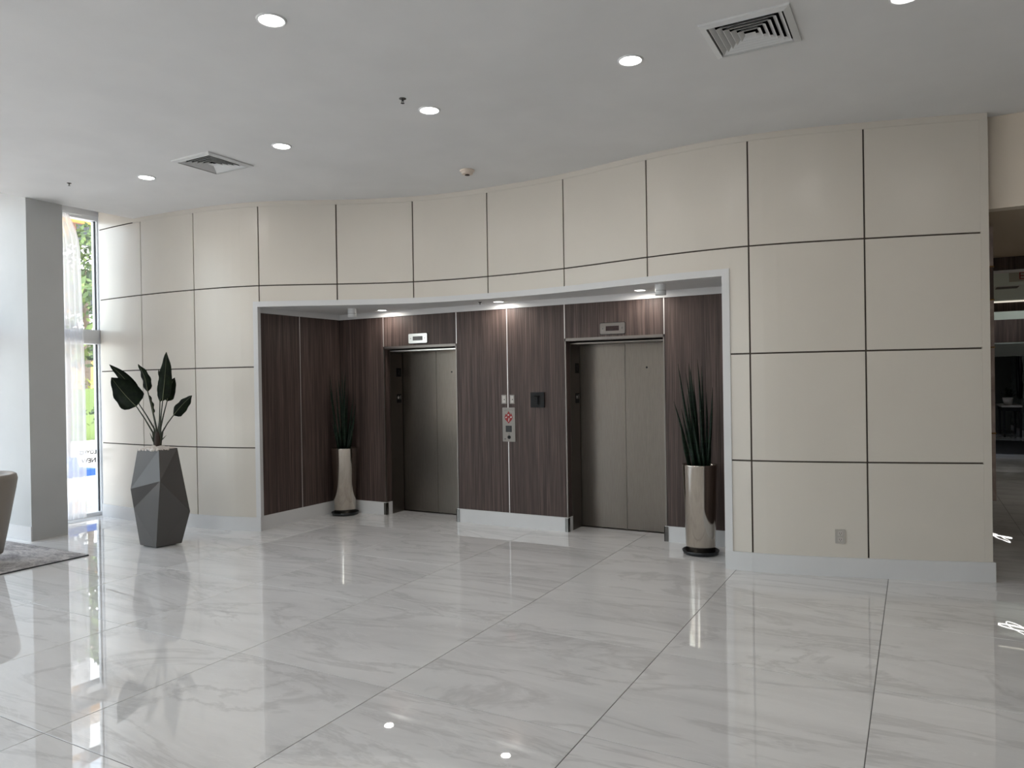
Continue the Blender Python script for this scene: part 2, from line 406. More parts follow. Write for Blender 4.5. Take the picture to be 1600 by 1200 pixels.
for x in xj[1:-1]: strip(wab, x, BASE_H if x == -4.190 else DH+.03, WT)
for d in (D1, D2):
    # veneer returns and thin metal edging of the opening
    for s, x in ((1, d[0]), (-1, d[1])):
        box_obj('veneer_return', min(x, x+s*.004), max(x, x+s*.004), AY+.001, 7.60, BASE_H-.01, DH, 'dark_veneer', wab)
        box_obj('edge_strip', x-.008, x+.006 if s > 0 else x+.008, AY-.004, AY+.012, BASE_H, DH+.03, 'steel_frame', wab)
    box_obj('edge_strip', d[0]-.006, d[1]+.006, AY-.004, AY+.013, DH, DH+.03, 'steel_frame', wab)
    box_obj('veneer_return', d[0], d[1], AY+.012, 7.60, DH-.004, DH, 'dark_veneer', wab)
box_obj('upper_band', AXL, AXR+.02, AY-.016, AY+.02, WT, ACZ, 'white_paint', wab)
# left wall of the alcove
wal = struct(box_obj('wall_alcove_left', AXL-.15, AXL-.012, S(AXL)+.05, 7.7, 0, ACZ, 'dark_gap'))
yj = [S(AXL)+.105, 6.762, AY]
for a, b in zip(yj, yj[1:]): box_obj('veneer_panel', AXL-.014, AXL, a+.003, b-.003, BASE_H-.01, WT, 'dark_veneer', wal, bevel=.0008)
box_obj('metal_joint', AXL-.014, AXL+.002, 6.757, 6.767, BASE_H, WT, 'metal_strip', wal)
box_obj('white_reveal', AXL-.014, AXL+.001, S(AXL)+.05, S(AXL)+.105, BASE_H, WT, 'white_paint', wal)
box_obj('upper_band', AXL-.014, AXL+.016, S(AXL)+.06, AY, WT, ACZ, 'white_paint', wal)
war = struct(box_obj('wall_alcove_right', AXR+.012, AXR+.15, S(AXR)+.1, 7.7, 0, ACZ, 'dark_gap'))
box_obj('veneer_panel', AXR, AXR+.014, S(AXR)+.11, AY, BASE_H-.01, WT, 'dark_veneer', war, bevel=.0008)
box_obj('upper_band', AXR-.016, AXR+.014, S(AXR)+.11, AY, WT, ACZ, 'white_paint', war)
bh = BASE_H
struct(box_obj('baseboard_alcove_left', AXL-.014, AXL+.016, S(AXL)+.03, AY, 0, bh, 'white_paint', bevel=.003))
struct(box_obj('baseboard_alcove_right', AXR-.016, AXR+.014, S(AXR)+.08, AY, 0, bh, 'white_paint', bevel=.003))
for nm, a, b in (('baseboard_alcove_back_left', AXL+.016, D1[0]), ('baseboard_alcove_back_middle', D1[1], D2[0]), ('baseboard_alcove_back_right', D2[1], AXR-.016)):
    bm = bmesh.new(); box(bm, a, b, AY-.016, AY+.013, 0, bh)
    if a > AXL+.1: box(bm, a-.012, a, AY-.016, 7.60, 0, bh)
    if b < AXR-.1: box(bm, b, b+.012, AY-.016, 7.60, 0, bh)
    o = struct(obj(nm, bm, 'white_paint'))
    for x, s in ((a, -1), (b, 1)):
        if AXL+.1 < x < AXR-.1:
            box_obj('corner_guard', min(x+s*.012, x+s*.018), max(x+s*.012, x+s*.018), AY-.022, AY+.022, .004, bh-.004, 'chrome', o)
            box_obj('corner_guard', min(x+s*.018, x-s*.026), max(x+s*.018, x-s*.026), AY-.022, AY-.016, .004, bh-.004, 'chrome', o)
# elevator doors
for n, d in ((1, D1), (2, D2)):
    cx = (d[0]+d[1])/2; r = struct(empty(f'door_{n}', (cx, 7.88, 0)), f'brushed steel elevator doors {"at the corner snake plant" if n == 1 else "next to the black key box"}')
    def P(nm, x0, x1, y0, y1, z0, z1, mt, bev=0): return box_obj(nm, x0-cx, x1-cx, y0-7.88, y1-7.88, z0, z1, mt, r, bevel=bev)
    P('door_leaf', d[0]-.02, cx-.002, 7.862, 7.895, .012, DH-.03, 'brushed_steel', .003)
    P('door_leaf', cx+.002, d[1]+.02, 7.862, 7.895, .012, DH-.03, 'brushed_steel', .003)
    P('shaft_gap', d[0]-.02, d[1]+.02, 7.90, 7.915, 0, DH, 'dark_hole')
    for x, s in ((d[0], 1), (d[1], -1)):
        jx = sorted((x-s*.004, x+s*.012)); j = P('jamb', jx[0], jx[1], 7.60, 7.85, 0, DH-.02, 'steel_frame', .002)
        if s > 0:
            fx = x+s*.012
            for nm, z0, z1 in (('floor_plate', 1.79, 1.905), ('level_plate', 1.445, 1.56)):
                pl = box_obj(nm, fx-cx, fx-cx+.003, 7.725-7.88, 7.825-7.88, z0, z1, 'black_plastic', j)
                mt = Matrix.Translation((fx-cx+.0035, 7.775-7.88, (z0+z1)/2+(.012 if nm == 'level_plate' else 0))) @ Matrix(((0,0,1,0),(1,0,0,0),(0,1,0,0),(0,0,0,1)))
                if nm == 'floor_plate': text_mesh('numeral', '2', .085, 'dim_print', pl, mt)
                else:
                    text_mesh('numeral', '1', .075, 'pale_print', pl, mt @ Matrix.Translation((.028, 0, 0)))
                    bs = bmesh.new(); pts = [bs.verts.new((.03*(1 if k%2 == 0 else .42)*math.sin(k*math.pi/5), .03*(1 if k%2 == 0 else .42)*math.cos(k*math.pi/5), 0)) for k in range(10)]
                    bs.faces.new(pts); bmesh.ops.transform(bs, matrix=mt @ Matrix.Translation((-.018, 0, .0006)), verts=pts); obj('star', bs, 'pale_print', pl)
    P('head_jamb', d[0], d[1], 7.60, 7.85, DH-.034, DH-.018, 'satin_silver' if n == 1 else 'steel_frame')
    P('sill', d[0], d[1], 7.84, 7.90, -.001, .004, 'steel_frame')
    hx = {1: -5.222, 2: -2.618}[n]
    bm = bmesh.new(); lathe(bm, [(.011, 0), (.011, .004), (.007, .006)], 16); bmesh.ops.rotate(bm, matrix=Matrix.Rotation(math.pi/2, 3, 'X'), verts=bm.verts)
    bmesh.ops.translate(bm, vec=(hx-cx, -.016, 1.84), verts=bm.verts); obj('key_hole', bm, 'black_plastic', r)

# ---------------------------------------------------------------- wall fittings in the alcove
def rounded_plate(name, x0, x1, z0, z1, y_front, depth, material, parent, rad=.012, base=(0,0,0)):
    bm = bmesh.new(); pts = []
    for cx_, cz_, a0 in ((x1-rad, z1-rad, 0), (x0+rad, z1-rad, 90), (x0+rad, z0+rad, 180), (x1-rad, z0+rad, 270)):
        for k in range(5):
            a = math.radians(a0+k*22.5); pts.append((cx_+rad*math.cos(a), cz_+rad*math.sin(a)))
    f = [bm.verts.new((p[0]-base[0], y_front-base[1], p[1]-base[2])) for p in pts]; b = [bm.verts.new((p[0]-base[0], y_front+depth-base[1], p[1]-base[2])) for p in pts]
    bm.faces.new(f); bm.faces.new(b[::-1])
    for i in range(len(f)): bm.faces.new((f[i], b[i], b[(i+1)%len(f)], f[(i+1)%len(f)]))
    return obj(name, bm, material, parent)
for cx, lab, mt in ((-5.472, 'bright silver floor indicator above the corner elevator', 'satin_silver'), (-2.872, 'grey steel floor indicator above the elevator beside the right snake plant', 'steel_frame')):
    zc = 2.267; r = tag(empty('floor_indicator', (cx, AY, zc)), lab, 'indicator')
    B = (cx, AY, zc)
    rounded_plate('dark_backplate', cx-.149, cx+.149, zc-.066, zc+.066, AY-.003, .003, 'dark_gap', r, .016, B)  # dark plate showing as a thin rim around the face plate
    rounded_plate('face_plate', cx-.143, cx+.143, zc-.06, zc+.06, AY-.012, .009, mt, r, .014, B)
    rounded_plate('display', cx-.075, cx+.075, zc-.026, zc+.026, AY-.0135, .004, 'display_glass', r, .002, B)
    for s in (-1, 1):
        bm = bmesh.new(); lathe(bm, [(.006, 0), (.006, .002)], 10); bmesh.ops.rotate(bm, matrix=Matrix.Rotation(math.pi/2, 3, 'X'), verts=bm.verts)
        bmesh.ops.translate(bm, vec=(s*.11, -.012, 0), verts=bm.verts); obj('screw', bm, 'chrome', r)
for x0, x1, lab in ((-4.274, -4.207, 'small white blank wall plate left of the metal joint above call station'), (-4.163, -4.100, 'small white wall plate with top label right of the metal joint above call station')):
    cx, zc = (x0+x1)/2, 1.497; r = tag(empty('wall_plate', (cx, AY, zc)), lab, 'wall plate', 'plates above the call station'); B = (cx, AY, zc)
    rounded_plate('plate', x0, x1, 1.444, 1.55, AY-.008, .008, 'plate_grey', r, .003, B)
    rounded_plate('insert', x0+.012, x1-.012, 1.456, 1.538, AY-.0095, .002, 'plate_white', r, .002, B)
    rounded_plate('key_slot', cx+.0, cx+.012, 1.488, 1.5, AY-.0102, .001, 'dark_hole', r, .004, B)
    if x0 > -4.2: rounded_plate('label_strip', x0+.012, x1-.012, 1.524, 1.538, AY-.0105, .001, 'pale_print', r, .001, B)
cx, zc = -4.179, 1.20; r = tag(empty('call_station', (cx, AY, zc)), 'tall steel elevator call station with red fire emblem and button', 'call station'); B = (cx, AY, zc)
rounded_plate('face_plate', -4.262, -4.094, 1.0, 1.40, AY-.012, .012, 'plate_grey', r, .008, B)
for k, wd in enumerate((.10, .12)):
    rounded_plate('engraved_line', cx-wd/2, cx+wd/2, 1.374-k*.013, 1.379-k*.013, AY-.0125, .001, 'steel_frame', r, .001, B)
bm = bmesh.new()
fp = [(0,.073),(.018,.045),(.026,.03),(.036,.05),(.05,.015),(.054,-.005),(.044,-.03),(.02,-.052),(0,-.075),(-.02,-.052),(-.044,-.03),(-.054,-.005),(-.05,.015),(-.036,.042),(-.024,.028),(-.016,.045)]
vs = [bm.verts.new((x, -.0128, z+1.287-zc)) for x, z in fp]; bm.faces.new(vs); em = obj('fire_emblem', bm, 'red_print', r)
def blob(pts, nm='pictogram'):
    bm = bmesh.new(); vs = [bm.verts.new((x, -.0133, z+1.287-zc)) for x, z in pts]; bm.faces.new(vs); obj(nm, bm, 'pale_print', em)
blob([(-.012,.028),(-.003,.038),(.008,.03),(.004,.018),(-.009,.016)])
blob([(-.004,-.052),(.004,-.05),(.01,-.02),(.006,-.004),(-.001,-.02)])
blob([(-.044,0),(-.02,.008),(-.024,-.006),(-.04,-.012)]); blob([(.022,.006),(.04,.012),(.042,-.004),(.026,-.01)])
nb = rounded_plate('notice', -4.219, -4.139, 1.113, 1.187, AY-.0128, .001, 'dark_print', r, .002, B)
for k, wd in enumerate((.05, .064, .058, .05, .06)):
    bm = bmesh.new(); z = 1.176-k*.0125-zc; vs = [bm.verts.new(p) for p in ((-wd/2,-.0133,z),(wd/2,-.0133,z),(wd/2,-.0133,z-.006),(-wd/2,-.0133,z-.006))]; bm.faces.new(vs); obj('notice_line', bm, 'dim_print', nb)
bm = bmesh.new(); lathe(bm, [(.021, 0), (.021, .004), (.016, .005), (.016, .003), (.0, .003)], 20, cap=False); bmesh.ops.rotate(bm, matrix=Matrix.Rotation(math.pi/2, 3, 'X'), verts=bm.verts)
bmesh.ops.translate(bm, vec=(.004, -.012, 1.053-zc), verts=bm.verts); obj('call_button', bm, 'black_plastic', r)
rounded_plate('key_slot', -4.236, -4.222, 1.026, 1.036, AY-.0128, .001, 'dark_hole', r, .004, B)
rounded_plate('arrow_mark', cx-.004, cx+.012, 1.082, 1.096, AY-.0128, .001, 'steel_frame', r, .002, B)
cx, zc = -3.794, 1.49; r = tag(empty('access_reader', (cx, AY, zc)), 'square black key box beside the right elevator', 'key box'); B = (cx, AY, zc)
rounded_plate('housing', cx-.087, cx+.087, 1.402, 1.578, AY-.022, .022, 'black_plastic', r, .006, B)
rounded_plate('recess', cx-.05, cx+.05, 1.425, 1.55, AY-.023, .002, 'dark_hole', r, .02, B)
bm = bmesh.new(); lathe(bm, [(.0, .0), (.03, .002), (.036, .008), (.03, .014), (.0, .016)], 20, cap=False)
bmesh.ops.translate(bm, vec=(0, -.03, .032), verts=bm.verts); obj('knob', bm, 'black_plastic', r, True)
box_obj('handle', -.012, .012, -.036, -.022, -.05, .036, 'black_plastic', r, .004)
# outlet on the wave wall
ox = -.575; op = WP(ox, 0, .342); d = (S(ox+.01)-S(ox-.01))/.02; rz = math.atan(d)
r = tag(empty('power_outlet', op), 'white duplex power outlet low on the cream panel', 'outlet'); r.rotation_euler = (0, 0, rz)
rounded_plate('cover_plate', -.04, .04, -.06, .06, -.007, .007, 'outlet_white', r, .005)
for zc in (.026, -.026):
    rc = rounded_plate('receptacle', -.018, .018, zc-.018, zc+.018, -.009, .003, 'plate_white', r, .008)
    for s in (-1, 1): rounded_plate('slot', s*.007-.0015, s*.007+.0015, zc-.004, zc+.008, -.0096, .001, 'dark_hole', rc, .0007)
    rounded_plate('slot', -.003, .003, zc-.013, zc-.008, -.0096, .001, 'dark_hole', rc, .002)

# ---------------------------------------------------------------- ceiling fixtures
def downlight(px, py, z, lab, rad, watts, group, col=(1,.95,.88)):
    p = on_z(px, py, z); r = tag(empty('downlight', (p.x, p.y, z)), lab, 'ceiling light', group)
    bm = bmesh.new(); lathe(bm, [(rad, .003), (rad, -.006), (rad*1.1, -.009), (rad*1.2, -.006), (rad*1.22, .0)], 40, cap=False); obj('trim_ring', bm, 'lamp_trim', r, True)
    bm = bmesh.new(); lathe(bm, [(.0005, -.004), (rad*.99, -.004), (rad*.99, 0)], 40, cap=False); obj('lens', bm, 'lamp_lens', r)
    l = bpy.data.lights.new('downlight_lamp', 'AREA'); l.shape = 'DISK'; l.size = rad*1.9; l.energy = watts; l.color = col
    o = bpy.data.objects.new('downlight_lamp', l); C.objects.link(o); o.parent = r; o.location = (0, 0, -.011)
W_MAIN, W_ALC = 4.5, 4.0
G1 = 'downlights in the lobby ceiling'; G2 = 'downlights in the alcove ceiling'
downlight(424, 31, CEIL, 'recessed ceiling downlight nearest the viewer, largest, high on the left', .072, W_MAIN, G1)
downlight(985, 94, CEIL, 'recessed ceiling downlight beside the large square air diffuser', .072, W_MAIN, G1)
downlight(671, 172, CEIL, 'recessed ceiling downlight just beside the dark sprinkler head', .072, W_MAIN, G1)
downlight(440, 228, CEIL, 'recessed ceiling downlight beside the farther square air diffuser', .072, W_MAIN, G1)
downlight(229, 277, CEIL, 'recessed ceiling downlight farthest left, near the window', .072, W_MAIN, G1)
downlight(1415, -6, CEIL, 'recessed ceiling downlight cut off by the top edge, right of diffuser', .072, W_MAIN, G1)
downlight(597, 484.5, ACZ, 'small alcove downlight by the corner elevator', .055, W_ALC, G2)
downlight(779, 471, ACZ, 'small alcove downlight between the two elevators', .055, W_ALC, G2)
downlight(1000, 453, ACZ, 'small alcove downlight over the right elevator', .055, W_ALC, G2)
# further lamps of the same grid behind the viewer
for k, (x, y) in enumerate(((-1.64, 1.4), (-4.94, 1.4), (1.6, 4.7), (1.6, 1.4), (-3.3, -1.6), (0, -1.6), (4.6, 1.4), (4.6, 4.7))):
    q = Vector((x, y, CEIL)); r = tag(empty('downlight', q), f'recessed ceiling downlight behind the viewer, {("first","second","third","fourth","fifth","sixth","seventh","eighth")[k]} outside the picture', 'ceiling light', 'downlights outside the view')
    bm = bmesh.new(); lathe(bm, [(.072, .003), (.072, -.006), (.08, -.009), (.087, -.006), (.088, .0)], 24, cap=False); obj('trim_ring', bm, 'lamp_trim', r, True)
    bm = bmesh.new(); lathe(bm, [(.0005, -.004), (.071, -.004), (.071, 0)], 24, cap=False); obj('lens', bm, 'lamp_lens', r)
    l = bpy.data.lights.new('downlight_lamp', 'AREA'); l.shape = 'DISK'; l.size = .137; l.energy = W_MAIN; l.color = (1,.95,.88)
    o = bpy.data.objects.new('downlight_lamp', l); C.objects.link(o); o.parent = r; o.location = (0, 0, -.011)
for px, py, lab in ((550, 482, 'white cylinder spotlight on the alcove ceiling near the corner plant'), (1032, 444, 'white cylinder spotlight on the alcove ceiling near the right plant')):
    p = on_z(px, py, ACZ); r = tag(empty('cylinder_spotlight', (p.x, p.y, ACZ)), lab, 'spotlight', 'cylinder spotlights in the alcove')
    bm = bmesh.new(); lathe(bm, [(.052, 0), (.052, -.062)], 24, cap=False); obj('canister', bm, 'lamp_trim', r, True)
    bm = bmesh.new(); lathe(bm, [(.049, -.06), (.049, -.066)], 24, cap=True); obj('groove', bm, 'steel_frame', r, True)
    bm = bmesh.new(); lathe(bm, [(.052, -.065), (.052, -.105), (.042, -.105), (.036, -.09)], 24, cap=False); obj('snoot', bm, 'lamp_trim', r, True)
    bm = bmesh.new(); lathe(bm, [(.0005, -.09), (.036, -.09)], 24, cap=False); obj('lens', bm, 'plate_white', r)
for (vx, vy), lab in zip(VENTS, ('large square white air diffuser at the upper right', 'square white air diffuser over the left of the lobby')):
    r = tag(empty('air_diffuser', (vx, vy, CEIL)), lab, 'air vent', 'ceiling air diffusers')
    def sq(bm, h0, z0, h1, z1):
        a = [bm.verts.new((sx*h0, sy*h0, z0)) for sx, sy in ((-1,-1),(1,-1),(1,1),(-1,1))]; b = [bm.verts.new((sx*h1, sy*h1, z1)) for sx, sy in ((-1,-1),(1,-1),(1,1),(-1,1))]
        for i in range(4): bm.faces.new((a[i], a[(i+1)%4], b[(i+1)%4], b[i]))
    bm = bmesh.new(); sq(bm, .262, .0, .262, -.012); sq(bm, .262, -.012, .222, -.022); sq(bm, .222, -.022, .222, .0); obj('flange', bm, 'vent_white', r)
    for k in range(5):
        h = .212-k*.036; bm = bmesh.new(); sq(bm, h, -.016, h-.024, .006); sq(bm, h, -.016, h-.003, -.016); sq(bm, h-.003, -.016, h-.027, .006); obj('louvre', bm, 'vent_white', r)
    bm = bmesh.new(); sq(bm, .032, -.016, .001, -.012); obj('centre_cap', bm, 'vent_white', r)
    bm = bmesh.new(); sq(bm, .2225, 0, .2225, .15); bm.faces.new([bm.verts.new((sx*.2225, sy*.2225, .15)) for sx, sy in ((-1,-1),(1,-1),(1,1),(-1,1))]); obj('duct', bm, 'dark_hole', r)  # duct coloured near-black in place of the shade between the louvres
p = on_z(730, 266, CEIL); r = tag(empty('smoke_detector', p), 'cream round smoke detector on the ceiling above the alcove', 'smoke detector')
bm = bmesh.new(); lathe(bm, [(.075, 0), (.075, -.012), (.062, -.02), (.055, -.04), (.03, -.045)], 28); obj('housing', bm, 'detector_cream', r, False)
bm = bmesh.new(); lathe(bm, [(.022, -.044), (.026, -.052), (.012, -.056)], 16); obj('sensor', bm, 'wood_leg', r, True)
def sprinkler(px, py, z, lab, s=1.0):
    p = on_z(px, py, z); r = tag(empty('sprinkler_head', p), lab, 'sprinkler', 'ceiling sprinklers')
    bm = bmesh.new(); lathe(bm, [(.036*s, 0), (.036*s, -.004), (.02*s, -.008)], 20); obj('escutcheon', bm, 'chrome', r, True)
    bm = bmesh.new(); lathe(bm, [(.011*s, -.006), (.009*s, -.02*s), (.006*s, -.03*s)], 12); obj('body', bm, 'dark_print', r, True)
    for k in (-1, 1):
        bm = bmesh.new(); tube(bm, [(k*.009*s, 0, -.016*s), (k*.014*s, 0, -.03*s), (k*.003*s, 0, -.046*s)], .003*s, 6); obj('frame_arm', bm, 'chrome', r)
    bm = bmesh.new(); lathe(bm, [(.019*s, -.046*s), (.019*s, -.049*s)], 12); obj('deflector', bm, 'dark_print', r)
sprinkler(629, 154, CEIL, 'dark sprinkler head on the ceiling beside a downlight', .75)
sprinkler(108, 286, CEIL, 'small sprinkler head on the ceiling at far left', .6)
sprinkler(750, 472, ACZ, 'chrome sprinkler head hanging from the alcove ceiling', .6)

# ---------------------------------------------------------------- snake plants in tall steel pots
def snake_pot(px, py, lab, seed, spears):
    p = on_z(px, py, 0); r = tag(empty('potted_snake_plant', (p.x, p.y, 0)), lab, 'potted plant', 'snake plants in steel pots')
    bm = bmesh.new(); lathe(bm, [(.145, .004), (.165, .004), (.178, .036), (.172, .04), (.15, .014)], 40, cap=True); obj('saucer', bm, 'black_saucer', r, True)
    bm = bmesh.new(); lathe(bm, [(.134, .015), (.138, .02), (.166, .865), (.168, .872), (.160, .872), (.157, .84)], 56, cap=False); obj('pot', bm, 'polished_pot', r, True)
    bm = bmesh.new(); lathe(bm, [(.001, .845), (.157, .84)], 32, cap=False); obj('soil', bm, 'soil', r)
    rnd = random.Random(seed); rt = Vector((math.cos(YAW), math.sin(YAW), 0)); fw = Vector((-math.sin(YAW), math.cos(YAW), 0))
    for bx, tx, tz in spears:
        by, ty = rnd.uniform(-.06, .06), rnd.uniform(-.09, .09)
        b0 = rt*bx + fw*by + Vector((0, 0, .84)); t0 = rt*tx + fw*ty + Vector((0, 0, tz)); pts = []; rr = []
        bend = rt*rnd.uniform(-.012, .012)
        for k in range(9):
            q = k/8; pts.append(b0.lerp(t0, q) + bend*math.sin(q*math.pi)); rr.append(.0155*(1-q**2.2)*(.75+.25*min(1, q*4)) + .0008)
        bm = bmesh.new(); tube(bm, pts, rr, 8); obj('leaf', bm, 'spear_leaf', r, True)
snake_pot(1095, 864.5, 'tall polished steel pot of snake plant beside the right alcove casing', 3,
    [(-.05,-.195,1.855),(-.02,-.085,1.86),(0,-.105,1.76),(-.01,-.06,1.83),(.01,-.075,1.80),(.02,.002,1.895),(.04,.045,1.83),(.03,.015,1.62),(.07,.115,1.62),(.06,.085,1.57),(.05,.06,1.52),(-.08,-.245,1.49),(-.09,-.20,1.32),(-.06,-.15,1.41),(-.05,-.12,1.56),(.09,.105,1.36),(.0,-.03,1.7),(.03,.03,1.55)])
snake_pot(539.5, 803.5, 'tall polished steel pot of snake plant in the dark alcove corner', 8,
    [(-.06,-.19,1.83),(-.06,-.16,1.70),(-.02,-.05,1.83),(0,-.01,1.9),(.01,.02,1.88),(.02,.045,1.82),(.04,.12,1.55),(.06,.17,1.45),(.05,.15,1.35),(-.08,-.15,1.25),(-.05,-.10,1.55),(-.03,-.08,1.75),(.02,.06,1.65),(.06,.12,1.32),(-.01,-.03,1.7),(.0,.03,1.75)])

# ---------------------------------------------------------------- faceted planter with bird of paradise
ctr = Vector((-7.165, 5.055, 0)); r = tag(empty('potted_bird_of_paradise', ctr), 'faceted grey planter of broad dark leaves standing by the cream wall', 'potted plant')
bl, bf, br_ = on_z(219,853,0), on_z(244,857,0), on_z(284,850,0); bb = bl+br_-bf
tl, tf, tr_ = at_depth(215,697.5,7.86), at_depth(248,705.5,7.74), at_depth(277,701.5,7.93); tb = tl+tr_-tf
ztop = (tl.z+tf.z+tr_.z)/3
for q in (tl, tf, tr_, tb): q.z = ztop
ml1, ml2 = at_depth(204,764,7.80), at_depth(209,794,7.93); mf = at_depth(250,752,7.57); mr = at_depth(297,799,7.92); mb = at_depth(246,770,8.2)
bm = bmesh.new(); K = {n: bm.verts.new(Vector(v)-ctr) for n, v in dict(bl=bl,bf=bf,br=br_,bb=bb,tl=tl,tf=tf,tr=tr_,tb=tb,ml1=ml1,ml2=ml2,mf=mf,mr=mr,mb=mb).items()}
for v in ('bl','bf','br','bb'): K[v].co.z = .012
fn = lambda *n: bm.faces.new([K[i] for i in n])
fn('tl','ml1','tf'); fn('tf','ml1','mf'); fn('ml1','ml2','mf'); fn('mf','ml2','bf'); fn('ml2','bl','bf')
fn('tf','mf','tr'); fn('tr','mf','mr'); fn('mf','bf','mr'); fn('mr','bf','br')
fn('tr','mr','mb'); fn('tr','mb','tb'); fn('mr','br','mb'); fn('br','bb','mb')
fn('tb','mb','ml1'); fn('tb','ml1','tl'); fn('mb','ml2','ml1'); fn('mb','bb','ml2'); fn('bb','bl','ml2'); fn('bl','bb','br','bf')
ti = [bm.verts.new(K[n].co.lerp((K['tl'].co+K['tf'].co+K['tr'].co+K['tb'].co)/4, .09)) for n in ('tl','tf','tr','tb')]
tdn = [bm.verts.new(v.co - Vector((0,0,.05))) for v in ti]; tn = ('tl','tf','tr','tb')
for i in range(4):
    j = (i+1)%4; bm.faces.new((K[tn[i]], K[tn[j]], ti[j], ti[i])); bm.faces.new((ti[i], ti[j], tdn[j], tdn[i]))
bm.faces.new(tdn)
obj('planter', bm, 'planter_grey', r)
bm = bmesh.new(); box(bm, -.12, .10, -.11, .11, 0, .013); obj('plinth', bm, 'black_plastic', r)
tc = (tl+tf+tr_+tb)/4 - ctr; ex, ey = (tf-tl)/2, (tr_-tf)/2
rnd = random.Random(4)
bm = bmesh.new(); bmesh.ops.create_icosphere(bm, subdivisions=2, radius=1); peb = bpy.data.meshes.new('pebble')
for v in bm.verts: v.co *= 1+.12*noise.noise(v.co*1.3)
for f in bm.faces: f.smooth = True
bm.to_mesh(peb); bm.free(); peb.materials.append(MATS['pebble'])
for i in range(-3, 4):
    for j in range(-3, 4):
        a_, b_ = i*.27+rnd.uniform(-.06,.06), j*.27+rnd.uniform(-.06,.06)
        o = link('pebble', peb, None, r); hump = .036*(1-max(abs(a_), abs(b_)))
        o.location = tc + ex*a_ + ey*b_ + Vector((0,0,-.012+hump)); sx = rnd.uniform(.024,.034); o.scale = (sx*rnd.uniform(1,1.3), sx, sx*.62); o.rotation_euler = (rnd.uniform(-.3,.3), rnd.uniform(-.3,.3), rnd.uniform(0,3))
PD = 7.9
root = tc + Vector((0,0,.01))
bm = bmesh.new(); tube(bm, [root, root+Vector((.005,0,.10)), root+Vector((.0,0,.17))], [.034,.03,.018], 12); obj('stem_base', bm, 'stem_base', r, True)
def q2(px, py, dz=0): return at_depth(px, py, PD+dz) - ctr
def leaf(base, tip, width, root_px, dz=0, fold=.25, sweep=0, roll_=0, dzt=0):
    b0, t0 = q2(*base, dz), q2(*tip, dz+dzt); ax = t0-b0; Ln = ax.length; ax.normalize()
    back = Vector((math.sin(YAW)*-1, math.cos(YAW), 0)); side = ax.cross(back).normalized(); nrm = side.cross(ax).normalized()
    side = (side*math.cos(roll_) + nrm*math.sin(roll_)).normalized(); nrm = side.cross(ax).normalized()
    wpx = width*PD/F_PX; bm = bmesh.new(); rows = []; n = 14; mid = []
    for k in range(n+1):
        t = k/n; prof = (min(1, t/.16)**.55) * (1-max(0, (t-.30)/.70)**2.1)**.9 if t < 1 else 0
        prof = max(prof, .02 if k in (0, n) else .06); c = b0 + ax*(Ln*t) + side*(sweep*math.sin(t*math.pi)*Ln) + nrm*(.07*Ln*math.sin(t*2.4)-.05*Ln*t); mid.append(c); row = []
        for s in (-1,-.55,0,.55,1):
            wv = .012*math.sin(t*19+s*3)*abs(s)
            row.append(bm.verts.new(c + side*(s*wpx/2*prof*(1+wv)) + nrm*(fold*abs(s)*wpx/2*prof - wv*.6)))
        rows.append(row)
    for a, b in zip(rows, rows[1:]):
        for k in range(4): bm.faces.new((a[k], a[k+1], b[k+1], b[k]))
    ret = bmesh.ops.solidify(bm, geom=bm.faces[:], thickness=.0015)
    lf = obj('leaf', bm, 'dark_leaf', r, True)
    bm = bmesh.new(); tube(bm, [m_-nrm*.002 for m_ in mid], [.0045*(1-.8*k/n) for k in range(n+1)], 6); obj('midrib', bm, 'leaf_rib', lf, True)
    bm = bmesh.new(); rp = q2(*root_px, 0); rp.z = max(rp.z, root.z+.04); mm = rp.lerp(b0, .5)+Vector((0,0,.01))
    tube(bm, [root+Vector((rp.x-root.x, rp.y-root.y, 0))*.6, rp, mm, b0, mid[2]], [.011,.009,.0065,.005,.004], 8); obj('stem', bm, 'leaf_stem', lf, True)
leaf((213,635), (174,590), 46, (239,676), -.05, .22, .05, .15, -.05)
leaf((217,631), (171,569.5), 20, (241,670), .04, .2, -.06, -.1)
leaf((231,612), (216,569), 17, (244,668), .06, .25, -.04, .3)
leaf((254,627), (260,550), 22, (250,668), -.04, .18, .01, .0)
leaf((250,628), (248,578), 15, (249,668), .05, .2, -.03, .3)
leaf((261,627), (273,590), 18, (251,668), .08, .2, .05, -.2)
leaf((271,649), (300,618), 20, (253,676), 0, .35, .05, .2)
leaf((240,646), (231,613), 4.5, (245,672), .0, .6, .0, .5)
for a_, b_ in (((240,690),(234,676)), ((243,688),(240,660)), ((247,688),(247,658)), ((252,688),(256,668)), ((250,690),(260,680))):
    bm = bmesh.new(); p0, p1 = q2(*a_), q2(*b_); tube(bm, [p0, p0.lerp(p1,.5), p1], [.009,.006,.0008], 6); obj('shoot', bm, 'leaf_stem', r, True)

